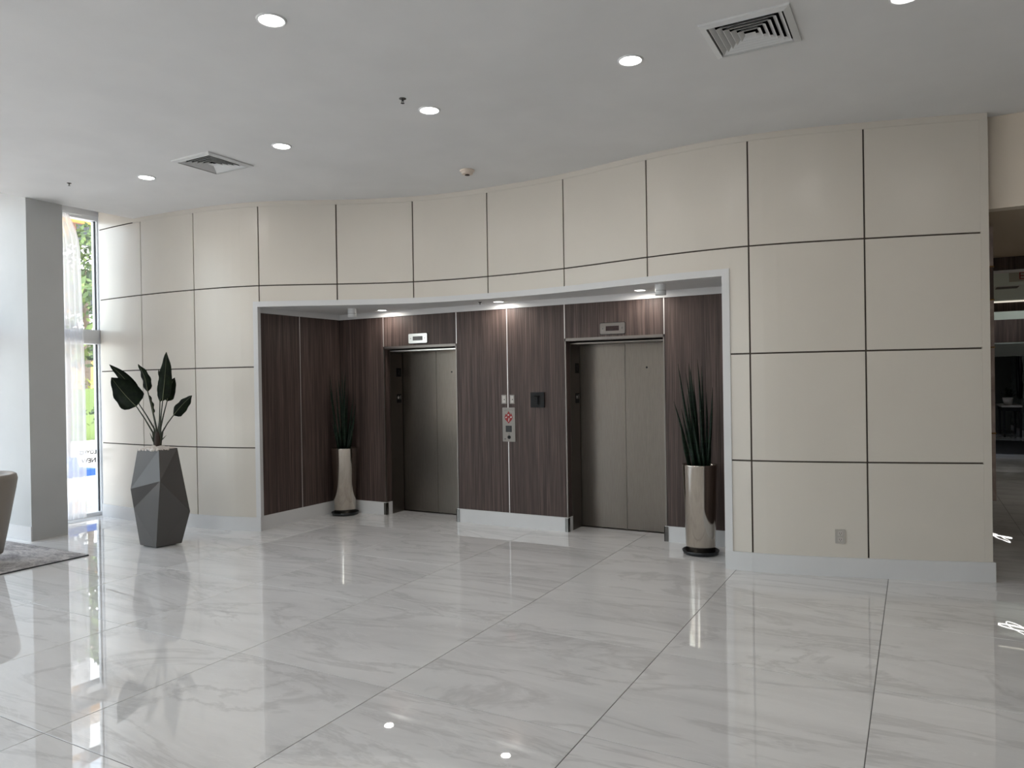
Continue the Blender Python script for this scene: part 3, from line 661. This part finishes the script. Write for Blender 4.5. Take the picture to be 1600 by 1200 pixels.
# ---------------------------------------------------------------- rug and armchair at the left
rug = tag(empty('area_rug', (-8.0, 3.0, 0)), 'grey distressed area rug corner on the marble floor', 'rug')
box_obj('pile', -1.45, .605, -2.0, 1.405, .002, .012, 'distressed_rug', rug, bevel=.003)
bm = bmesh.new()
for x0, x1, y0, y1 in ((-1.455,.612,1.402,1.412),(-1.455,.612,-2.01,-2.0),(.602,.612,-2.01,1.412),(-1.46,-1.45,-2.01,1.412)): box(bm, x0, x1, y0, y1, .0005, .011)
obj('binding', bm, 'rug_edge', rug)
ac = tag(empty('tub_armchair', (-7.965, 3.60, .016)), 'taupe leather tub armchair at the left edge on rug', 'armchair')
def shell(bm, prof_o, prof_i, a0, a1, n):
    rows = []
    for k in range(n+1):
        a = math.radians(a0+(a1-a0)*k/n); low = .18*max(0, math.cos(math.radians(a0+(a1-a0)*k/n - (a0+a1)/2))*-1+.35)
        rows.append([bm.verts.new((rr*math.cos(a), rr*math.sin(a), z-(low*(z/.87)**2 if z > .4 else 0))) for rr, z in prof_o+prof_i])
    m_ = len(rows[0])
    for a, b in zip(rows, rows[1:]):
        for k in range(m_): bm.faces.new((a[k], b[k], b[(k+1)%m_], a[(k+1)%m_]))
    bm.faces.new(rows[0][::-1]); bm.faces.new(rows[-1])
bm = bmesh.new()
shell(bm, [(.27,.10),(.30,.25),(.345,.5),(.385,.72),(.40,.82),(.392,.86),(.375,.872)], [(.35,.865),(.33,.84),(.315,.7),(.27,.35),(.22,.10)], -75, 175, 40)
obj('back_shell', bm, 'taupe_leather', ac, True)
bm = bmesh.new(); lathe(bm, [(.02,.1),(.25,.1),(.26,.2),(.285,.36),(.29,.42),(.27,.45),(.02,.46)], 40); obj('seat', bm, 'taupe_leather', ac, True)
bm = bmesh.new(); lathe(bm, [(.02,0),(.1,.0),(.1,.3),(.02,.33)], 20); bmesh.ops.transform(bm, matrix=Matrix.Translation((.0,.22,.72)) @ Matrix.Rotation(math.pi/2, 4, 'Y') @ Matrix.Translation((0,0,-.165)), verts=bm.verts); obj('cushion', bm, 'charcoal_cushion', ac, True)
for k in range(4):
    a = math.radians(45+90*k); bm = bmesh.new(); tube(bm, [(.2*math.cos(a), .2*math.sin(a), .12), (.23*math.cos(a), .23*math.sin(a), 0)], [.018,.012], 10); obj('leg', bm, 'wood_leg', ac, True)

# ---------------------------------------------------------------- window wall, fins, curtain
WX = -9.65
def fin(y0, y1, nm):
    return struct(box_obj(nm, WX-.1, -8.69, y0, y1, 0, 4.1, 'column_paint', bevel=.002))
f1 = fin(4.55, 4.95, 'wall_fin')
struct(box_obj('baseboard_fin', WX, -8.675, 4.534, 4.55, 0, .163, 'white_paint', bevel=.003))
def window(n, y0, y1, zt=4.0):
    r = struct(empty(f'window_{n}', (WX, (y0+y1)/2, 0))); cy = (y0+y1)/2
    def P(nm, x0, x1, a, b, z0, z1, mt='frame_white', bev=.004): return box_obj(nm, x0, x1, a-cy, b-cy, z0, z1, mt, r, bevel=bev)
    P('window_frame', -.06, .06, y0, y0+.06, 0, zt); P('window_frame', -.06, .06, y1-.06, y1, 0, zt); P('window_frame', -.06, .06, y0+.06, y1-.06, zt-.06, zt); P('window_frame', -.06, .08, y0+.06, y1-.06, 0, .05)
    P('transom', -.06, .14, y0+.02, y1-.02, 2.29, 2.475, bev=.012); P('transom_ledge', -.03, .155, y0+.02, y1-.02, 2.325, 2.335)
    k = max(1, round((y1-y0)/1.2)); 
    for i in range(1, k): P('mullion', -.05, .05, y0+(y1-y0)*i/k-.025, y0+(y1-y0)*i/k+.025, .05, zt-.06)
    for z0, z1 in ((.05, 2.29), (2.475, zt-.06)):
        for i in range(k):
            a, b = y0+(y1-y0)*i/k+(.025 if i else .06), y0+(y1-y0)*(i+1)/k-(.025 if i < k-1 else .06)
            P('pane', -.006, .006, a, b, z0, z1, 'window_glass', 0)
            for s in (a, b-.012): P('gasket', .006, .03, s, s+.012, z0, z1, 'gasket', 0)
    return r
w1 = window(1, 4.95, 5.97); window(2, .95, 4.55); window(3, -2.65, .95); window(4, -6.3, -2.65)
struct(box_obj('wall_left_head', WX-.12, WX+.06, -6.4, 6.3, 4.0, 4.3, 'white_paint'))
for x0, x1, y1 in ((.06, .115, 5.93), (.12, .16, 5.90)): box_obj('outer_jamb', x0, x1, y1-5.46, 6.02-5.46, 0, 4.0, 'frame_white', w1, bevel=.004)
# lettering decal on the outside of the glass, read from outdoors
dp = on_x(141, 716, WX-.012); dz = [on_x(141, y, WX-.012).z for y in (708, 714.5, 718.5)]
dec = tag(empty('glass_lettering', dp), 'dark mirrored lettering on the lower window glass', 'lettering')
DM = Matrix(((0,0,-1,0),(-1,0,0,0),(0,1,0,0),(0,0,0,1)))
for body, sz, z, off in (('LOYEES', .07, dz[0]+.01, -.03), ('NEW', .085, dz[2]-.01, -.02)):
    text_mesh('letters', body, sz, 'dark_print', dec, Matrix.Translation((0, off, z-dp.z)) @ DM, depth=.0004, bold=.0035)
# sheer curtain
cu = tag(empty('sheer_curtain', (-9.42, 5.2, 0)), 'white sheer pleated curtain hanging beside the tall window', 'curtain')
bm = bmesh.new(); ny, nz = 110, 40; rows = []
for j in range(nz+1):
    z = .03+(3.93-.03)*j/nz; yr = 5.60 - (.14*max(0, (z-3.45)/.48)**2) + .02*math.sin(z*1.1)
    row = []
    for i in range(ny+1):
        t = i/ny; y = 4.72+(yr-4.72)*t; amp = .022*(.6+.4*math.sin(t*9)) * (1.0 if z < 3.5 else 1-.3*(z-3.5)/.43)
        row.append(bm.verts.new((amp*math.sin(t*2*math.pi*13+.5*math.sin(z*.8)) + .01*math.sin(t*40+z), y-5.2, z)))
    rows.append(row)
for a, b in zip(rows, rows[1:]):
    for i in range(ny): bm.faces.new((a[i], a[i+1], b[i+1], b[i]))
obj('fabric', bm, 'sheer_fabric', cu, True)
bm = bmesh.new(); tube(bm, [(0,-.6,3.95), (0,.42,3.95)], .012, 10); obj('curtain_rail', bm, 'frame_white', cu, True)
for i in range(9):
    bm = bmesh.new(); tube(bm, [(0,-.42+i*.085,3.955), (.012,-.42+i*.085,3.94), (0,-.42+i*.085,3.915)], .004, 6); obj('hook', bm, 'frame_white', cu)

# ---------------------------------------------------------------- rest of the room (right and behind the viewer)
struct(box_obj('wall_right', 8.0, 8.2, -6.4, 7.6, 0, 4.0, 'cream_panel'))
struct(box_obj('wall_far_right', 4.0, 8.2, 7.2, 7.4, 0, 4.0, 'cream_panel'))
bm = bmesh.new(); box(bm, -9.8, 8.2, -6.4, -6.2, 3.75, 4.3); box(bm, -1.0, 8.2, -6.4, -6.2, 0, 3.75); box(bm, -9.8, -4.5, -6.4, -6.2, 0, 3.75); struct(obj('wall_front', bm, 'white_paint'))
r = struct(empty('window_5', (3.38, -6.3, 0)))  # unseen window added behind the viewer, place and width set for its light
for i in range(3): box_obj('mullion', -7.85+i*1.70-.03, -7.85+i*1.70+.03, -.06, .06, 0, 3.75, 'frame_white', r)
box_obj('transom', -7.8, -4.45, -.05, .05, 2.35, 2.45, 'frame_white', r)
for i in range(2):
    for z0, z1 in ((0, 2.35), (2.45, 3.75)): box_obj('pane', -7.82+i*1.70, -7.88+(i+1)*1.70, -.006, .006, z0, z1, 'window_glass', r)

# ---------------------------------------------------------------- corridor seen past the right end of the wall
struct(box_obj('wall_corridor_left', .40, .535, S(.5)+.13, 17.1, 0, 3.3, 'corridor_beige'))
struct(box_obj('wall_corridor_right', 4.0, 4.2, 7.4, 27.0, 0, 3.3, 'corridor_beige'))
struct(box_obj('wall_corridor_bulkhead', .50, 4.05, 7.28, 7.42, 3.085, 4.0, 'bulkhead_paint'))
struct(box_obj('ceiling_corridor_1', .45, 4.1, 7.42, 10.45, 3.085, 3.3, 'corridor_beige'))
fa = struct(box_obj('wall_fascia_1', .45, 4.1, 10.40, 10.50, 2.93, 3.085, 'dark_veneer')); box_obj('fascia_edge', .45, 4.1, 10.39, 10.5, 2.905, 2.93, 'white_paint', fa)
struct(box_obj('ceiling_corridor_2', .45, 4.1, 10.5, 14.85, 2.93, 3.2, 'corridor_white'))
fb = struct(box_obj('wall_fascia_2', .45, 4.1, 14.80, 14.9, 2.755, 2.93, 'dark_veneer')); box_obj('light_strip', .5, 4.0, 14.78, 14.8, 2.9, 2.925, 'strip_glow', fb)
struct(box_obj('ceiling_corridor_3', .45, 4.1, 14.9, 17.3, 3.3, 3.5, 'corridor_white'))
fc = struct(box_obj('wall_fascia_3', .45, 4.1, 17.1, 17.3, 2.04, 3.3, 'corridor_white')); box_obj('veneer_panel', .45, 4.1, 17.08, 17.1, 2.31, 2.75, 'dark_veneer', fc); box_obj('door_header', .45, 4.1, 17.07, 17.1, 2.04, 2.28, 'corridor_dark', fc)
# dark room beyond, with relief wall, mirror and console
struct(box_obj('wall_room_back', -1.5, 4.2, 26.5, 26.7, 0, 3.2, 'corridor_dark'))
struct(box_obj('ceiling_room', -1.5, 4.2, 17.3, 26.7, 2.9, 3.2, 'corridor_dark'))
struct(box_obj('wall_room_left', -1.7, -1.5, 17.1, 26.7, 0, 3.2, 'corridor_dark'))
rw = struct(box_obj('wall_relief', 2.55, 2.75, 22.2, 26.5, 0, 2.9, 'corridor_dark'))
struct(box_obj('wall_room_return', 2.75, 4.2, 22.2, 22.4, 0, 2.9, 'corridor_dark'))
bm = bmesh.new(); nz_, ny_ = 60, 60; rows = [[bm.verts.new((2.545+.02*math.sin(j*1.1+2.2*math.sin(k*.55)), 22.2+4.3*j/ny_, .1+2.8*k/nz_)) for j in range(ny_+1)] for k in range(nz_+1)]
for a, b in zip(rows, rows[1:]):
    for j in range(ny_): bm.faces.new((a[j], a[j+1], b[j+1], b[j]))
mat('relief_grey', srgb(128,136,132), .35); obj('relief_panel', bm, 'relief_grey', rw, True)
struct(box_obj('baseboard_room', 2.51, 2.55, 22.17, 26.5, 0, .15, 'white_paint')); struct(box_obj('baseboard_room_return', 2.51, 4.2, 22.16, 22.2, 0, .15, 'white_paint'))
mr_ = tag(empty('oval_mirror', (2.5, 24.2, 1.75)), 'black-framed oval mirror on the dark relief wall', 'mirror')
bm = bmesh.new(); n = 32
tube(bm, [(0, .33*math.cos(2*math.pi*k/n), .72*math.sin(2*math.pi*k/n)) for k in range(n+1)], .045, 8, cap=False); obj('mirror_frame', bm, 'black_plastic', mr_, True)
bm = bmesh.new(); bm.faces.new([bm.verts.new((.01, .32*math.cos(2*math.pi*k/n), .7*math.sin(2*math.pi*k/n))) for k in range(n)]); mat('mirror_glass', (.8,.8,.8,1), .03, 1.0); obj('mirror_glass', bm, 'mirror_glass', mr_)
ct = tag(empty('console_table', (2.25, 24.0, 0)), 'dark console table with pale top below the oval mirror', 'table')
box_obj('table_top', -.25, .22, -.7, .7, .80, .85, 'plate_white', ct, bevel=.005); box_obj('apron', -.22, .2, -.66, .66, .70, .80, 'black_plastic', ct)
for x in (-.2, .16):
    for y in (-.64, .6): box_obj('leg', x, x+.05, y, y+.05, 0, .70, 'black_plastic', ct)
hp = tag(empty('flower_pot', (2.18, 23.6, .85)), 'pale pot with dark leaves on the console table', 'potted plant')
bm = bmesh.new(); lathe(bm, [(.09,0),(.13,.2),(.12,.2)], 20, cap=True); obj('pot', bm, 'plate_white', hp, True)
bm = bmesh.new(); rnd = random.Random(2)
for k in range(60):
    a, e = rnd.uniform(0, 6.28), rnd.uniform(.1, 1.4); d_ = Vector((math.cos(a)*math.cos(e), math.sin(a)*math.cos(e), math.sin(e)))*rnd.uniform(.12,.3); s_ = d_.cross(Vector((0,0,1))).normalized()*.03; o_ = Vector((0,0,.2))
    bm.faces.new([bm.verts.new(p_) for p_ in (o_+d_*.3, o_+d_*.7+s_, o_+d_, o_+d_*.7-s_)])
obj('foliage', bm, 'dark_leaf', hp)
sr = tag(empty('striped_rug', (2.0, 20.5, 0)), 'black striped rug on the floor of the dark room', 'rug')
box_obj('pile', -2.2, 1.9, -2.0, 1.6, .001, .01, 'black_plastic', sr)
for k in range(9): box_obj('stripe', -2.2, 1.9, -1.9+k*.4, -1.82+k*.4, .0101, .011, 'dim_print', sr)
# taupe stone panel with brass joints at the corridor corner
sp = tag(empty('stone_wall_panel', (.535, 7.9, .55)), 'narrow taupe stone panel with brass joints behind the cream wall end', 'wall panel')
zs_ = [0, .62, 1.40, 1.83, 2.13, 2.50]
for k, (a, b) in enumerate(zip(zs_, zs_[1:])):
    box_obj('slab', 0, .098, 0, .42, a+.006, b-.006, 'taupe_stone' if k != 3 else 'dark_veneer', sp, bevel=.003)
    if k: box_obj('brass_joint', 0, .103, -.004, .42, a-.006, a+.006, 'brass', sp)
# exit sign, corridor vent, ring lights
es = tag(empty('exit_sign', (1.187, 10.66, 2.93)), 'red-lettered EXIT sign hanging from the corridor ceiling', 'exit sign')
box_obj('sign_plate', -.175, .26, -.015, .015, -.115, .0, 'sign_plate', es, bevel=.003)
text_mesh('letters', 'EXIT', .125, 'red_print', es, Matrix.Translation((.045, -.0165, -.056)) @ FACE_FRONT, depth=.001)
cvt = tag(empty('ceiling_vent', (1.15, 12.4, 2.93)), 'small grey vent on the pale corridor ceiling', 'air vent')
box_obj('vent_frame', -.16, .16, -.14, .14, -.012, 0, 'vent_white', cvt)
for k in range(6): box_obj('slat', -.13, .13, -.12+k*.044, -.1+k*.044, -.02, -.012, 'steel_frame', cvt)
for (x, y, z, rr, lab) in ((1.66, 16.4, 3.05, .36, 'glowing ring pendant hidden behind the corridor fascia, mirrored in the floor'), (1.82, 22.9, 2.55, .34, 'glowing ring pendant inside the dark room beyond the corridor')):
    rl = tag(empty('ring_pendant', (x, y, z)), lab, 'pendant light'); n = 40
    bm = bmesh.new(); tube(bm, [(rr*math.cos(2*math.pi*k/n), rr*math.sin(2*math.pi*k/n), .08*math.sin(2*math.pi*k/n+.6)) for k in range(n+1)], .011, 8, cap=False); obj('ring', bm, 'ring_tube', rl, True)
    bm = bmesh.new(); tube(bm, [(rr*.75*math.cos(2*math.pi*k/n)+.05, rr*.75*math.sin(2*math.pi*k/n), .03+.12*math.cos(2*math.pi*k/n)) for k in range(n+1)], .008, 8, cap=False); obj('ring', bm, 'ring_tube', rl, True)
    bm = bmesh.new(); tube(bm, [(rr,0,.05),(0,0,.36),(-rr,0,-.02)], .003, 6); obj('cable', bm, 'chrome', rl)

cl = tag(empty('added_corridor_light', (2.6, 12.6, 2.93)), 'added unseen downlight brightening the pale corridor', 'ceiling light')  # unseen lamp added to brighten the corridor
bm = bmesh.new(); lathe(bm, [(.07, 0), (.075, -.006), (.085, 0)], 24, cap=False); obj('trim_ring', bm, 'lamp_trim', cl, True)
bm = bmesh.new(); lathe(bm, [(.0005, -.003), (.07, -.003)], 24, cap=False); obj('lens', bm, 'lamp_lens', cl)
l = bpy.data.lights.new('downlight_lamp', 'AREA'); l.shape = 'DISK'; l.size = .13; l.energy = 12; l.color = (1,.97,.92)
o = bpy.data.objects.new('downlight_lamp', l); C.objects.link(o); o.parent = cl; o.location = (0, 0, -.01)

# ---------------------------------------------------------------- outdoors
struct(box_obj('ground_terrace', -45, -9.75, -30, 40, -.2, -.03, 'pale_paving'))
struct(box_obj('ground_front', -9.75, 40, -40, -6.4, -.2, -.03, 'pale_paving'))
def foliage_cloud(rnd, n, size, blobs):
    bm = bmesh.new()
    for k in range(n):
        c, rad = rnd.choice(blobs); d_ = Vector((rnd.gauss(0,1), rnd.gauss(0,1), rnd.gauss(0,1))).normalized()*rnd.random()**.4
        p_ = Vector(c)+Vector((d_.x*rad[0], d_.y*rad[1], d_.z*rad[2])); a = Vector((rnd.gauss(0,1), rnd.gauss(0,1), rnd.gauss(0,1))).normalized(); b = a.orthogonal().normalized()
        s = size*rnd.uniform(.6,1.3); bm.faces.new([bm.verts.new(q_) for q_ in (p_-a*s, p_+b*s*.4, p_+a*s, p_-b*s*.4)])
    return bm
def tree(x, y, h, lab, seed, dens=2600):
    rnd = random.Random(seed); t_ = tag(empty('tree', (x, y, -.03)), lab, 'tree', 'trees outside the window')
    bm = bmesh.new(); tube(bm, [(0,0,0),(.1,.05,h*.4),(0,.1,h*.7)], [.14,.1,.05], 8)
    for k in range(6):
        a = rnd.uniform(0,6.28); tube(bm, [(.05,.05,h*(.35+.05*k)), (math.cos(a)*h*.1, math.sin(a)*h*.1, h*(.5+.05*k)), (math.cos(a)*h*.2, math.sin(a)*h*.2, h*(.62+.05*k))], [.05,.03,.01], 6)
    obj('trunk', bm, 'bark', t_)
    blobs = [((rnd.uniform(-.2,.2)*h, rnd.uniform(-.2,.2)*h, h*rnd.uniform(.5,.95)), (h*.14, h*.14, h*.08)) for _ in range(9)]
    obj('foliage', foliage_cloud(rnd, dens, .13, blobs), 'green_foliage', t_)
tree(-24.5, 14.6, 7.6, 'loose green tree in front of the yellow building', 11, 1300)
tree(-15.0, 8.45, 4.5, 'lower sparse green tree nearer the window', 5, 800)
def hedge(x0, x1, y0, y1, h, material, lab, seed):
    rnd = random.Random(seed); t_ = tag(empty('hedge', ((x0+x1)/2, (y0+y1)/2, -.03)), lab, 'hedge', 'hedges outside the window')
    cx_, cy_ = (x1-x0)/2, (y1-y0)/2
    box_obj('core', -cx_*.7, cx_*.7, -cy_*.95, cy_*.95, 0, h*.85, 'green_foliage', t_)
    bm = foliage_cloud(rnd, 2600, .09, [((0, -cy_+2*cy_*k/9, h*zz), (cx_, cy_/7, h*.22)) for k in range(10) for zz in (.3,.6,.82)]); obj('foliage', bm, material, t_)
hedge(-20.6, -19.8, 8, 16, 1.15, 'green_foliage', 'low light green hedge along the pool terrace', 3)
hedge(-23.4, -22.2, 8.5, 18, 2.0, 'yellow_foliage', 'taller yellow green hedge behind the low one', 4)
kb = tag(empty('planter_kerb', (-19.5, 12, -.03)), 'white kerb edging the hedge bed outside', 'kerb'); box_obj('kerb_stone', -.15, .15, -5, 5, 0, .25, 'white_render', kb); box_obj('kerb_cap', -.2, .2, -5, 5, .25, .3, 'pale_paving', kb)
bd = tag(empty('balcony_building', (-31, 18, -.03)), 'yellow and white balconied building across the terrace', 'building')
box_obj('wall', -2, 0, -14, 22, 0, 14, 'yellow_render', bd)
for k in range(4):
    z = 3.8+k*2.8; bl_ = box_obj('balcony', 0, 1.2, -14, 22, z, z+.95, 'white_render', bd)
    for j in range(8): 
        wd_ = box_obj('window', 0, .06, -12.6+j*4.2, -10.4+j*4.2, z+.95, z+2.1, 'brown_shutter', bd); box_obj('pane', .06, .08, -12.4+j*4.2, -11.0+j*4.2, z+.97, z+2.05, 'dark_glass', wd_)
# sled-leg terrace chair just outside the glass
q = on_z(139, 796, -.03); tcx = tag(empty('terrace_chair', (q.x-.9, q.y+.3, -.03)), 'white tubular terrace chair with blue sling just outside the glass', 'chair')
for s in (-.28, .28):
    bm = bmesh.new(); tube(bm, [(-.25,s*.9,.40),(-.22,s,.06),(-.18,s,.015),(.2,s,.015),(.24,s,.06),(.27,s*.9,.40),(.30,s*.9,.62)], .013, 8); obj('side_frame', bm, 'white_tube', tcx, True)
bm = bmesh.new(); box(bm, -.27, .27, -.27, .27, .385, .40); obj('seat', bm, 'white_tube', tcx)
bm = bmesh.new(); box(bm, -.26, .26, -.25, .25, .40, .50); obj('seat_cushion', bm, 'blue_sling', tcx, bevel=.03, seg=3)
bm = bmesh.new(); box(bm, -.02, .02, -.25, .25, 0, .16, Matrix.Translation((-.27,0,.5)) @ Matrix.Rotation(-.32, 4, 'Y')); obj('backrest', bm, 'blue_sling', tcx, bevel=.01, seg=2)
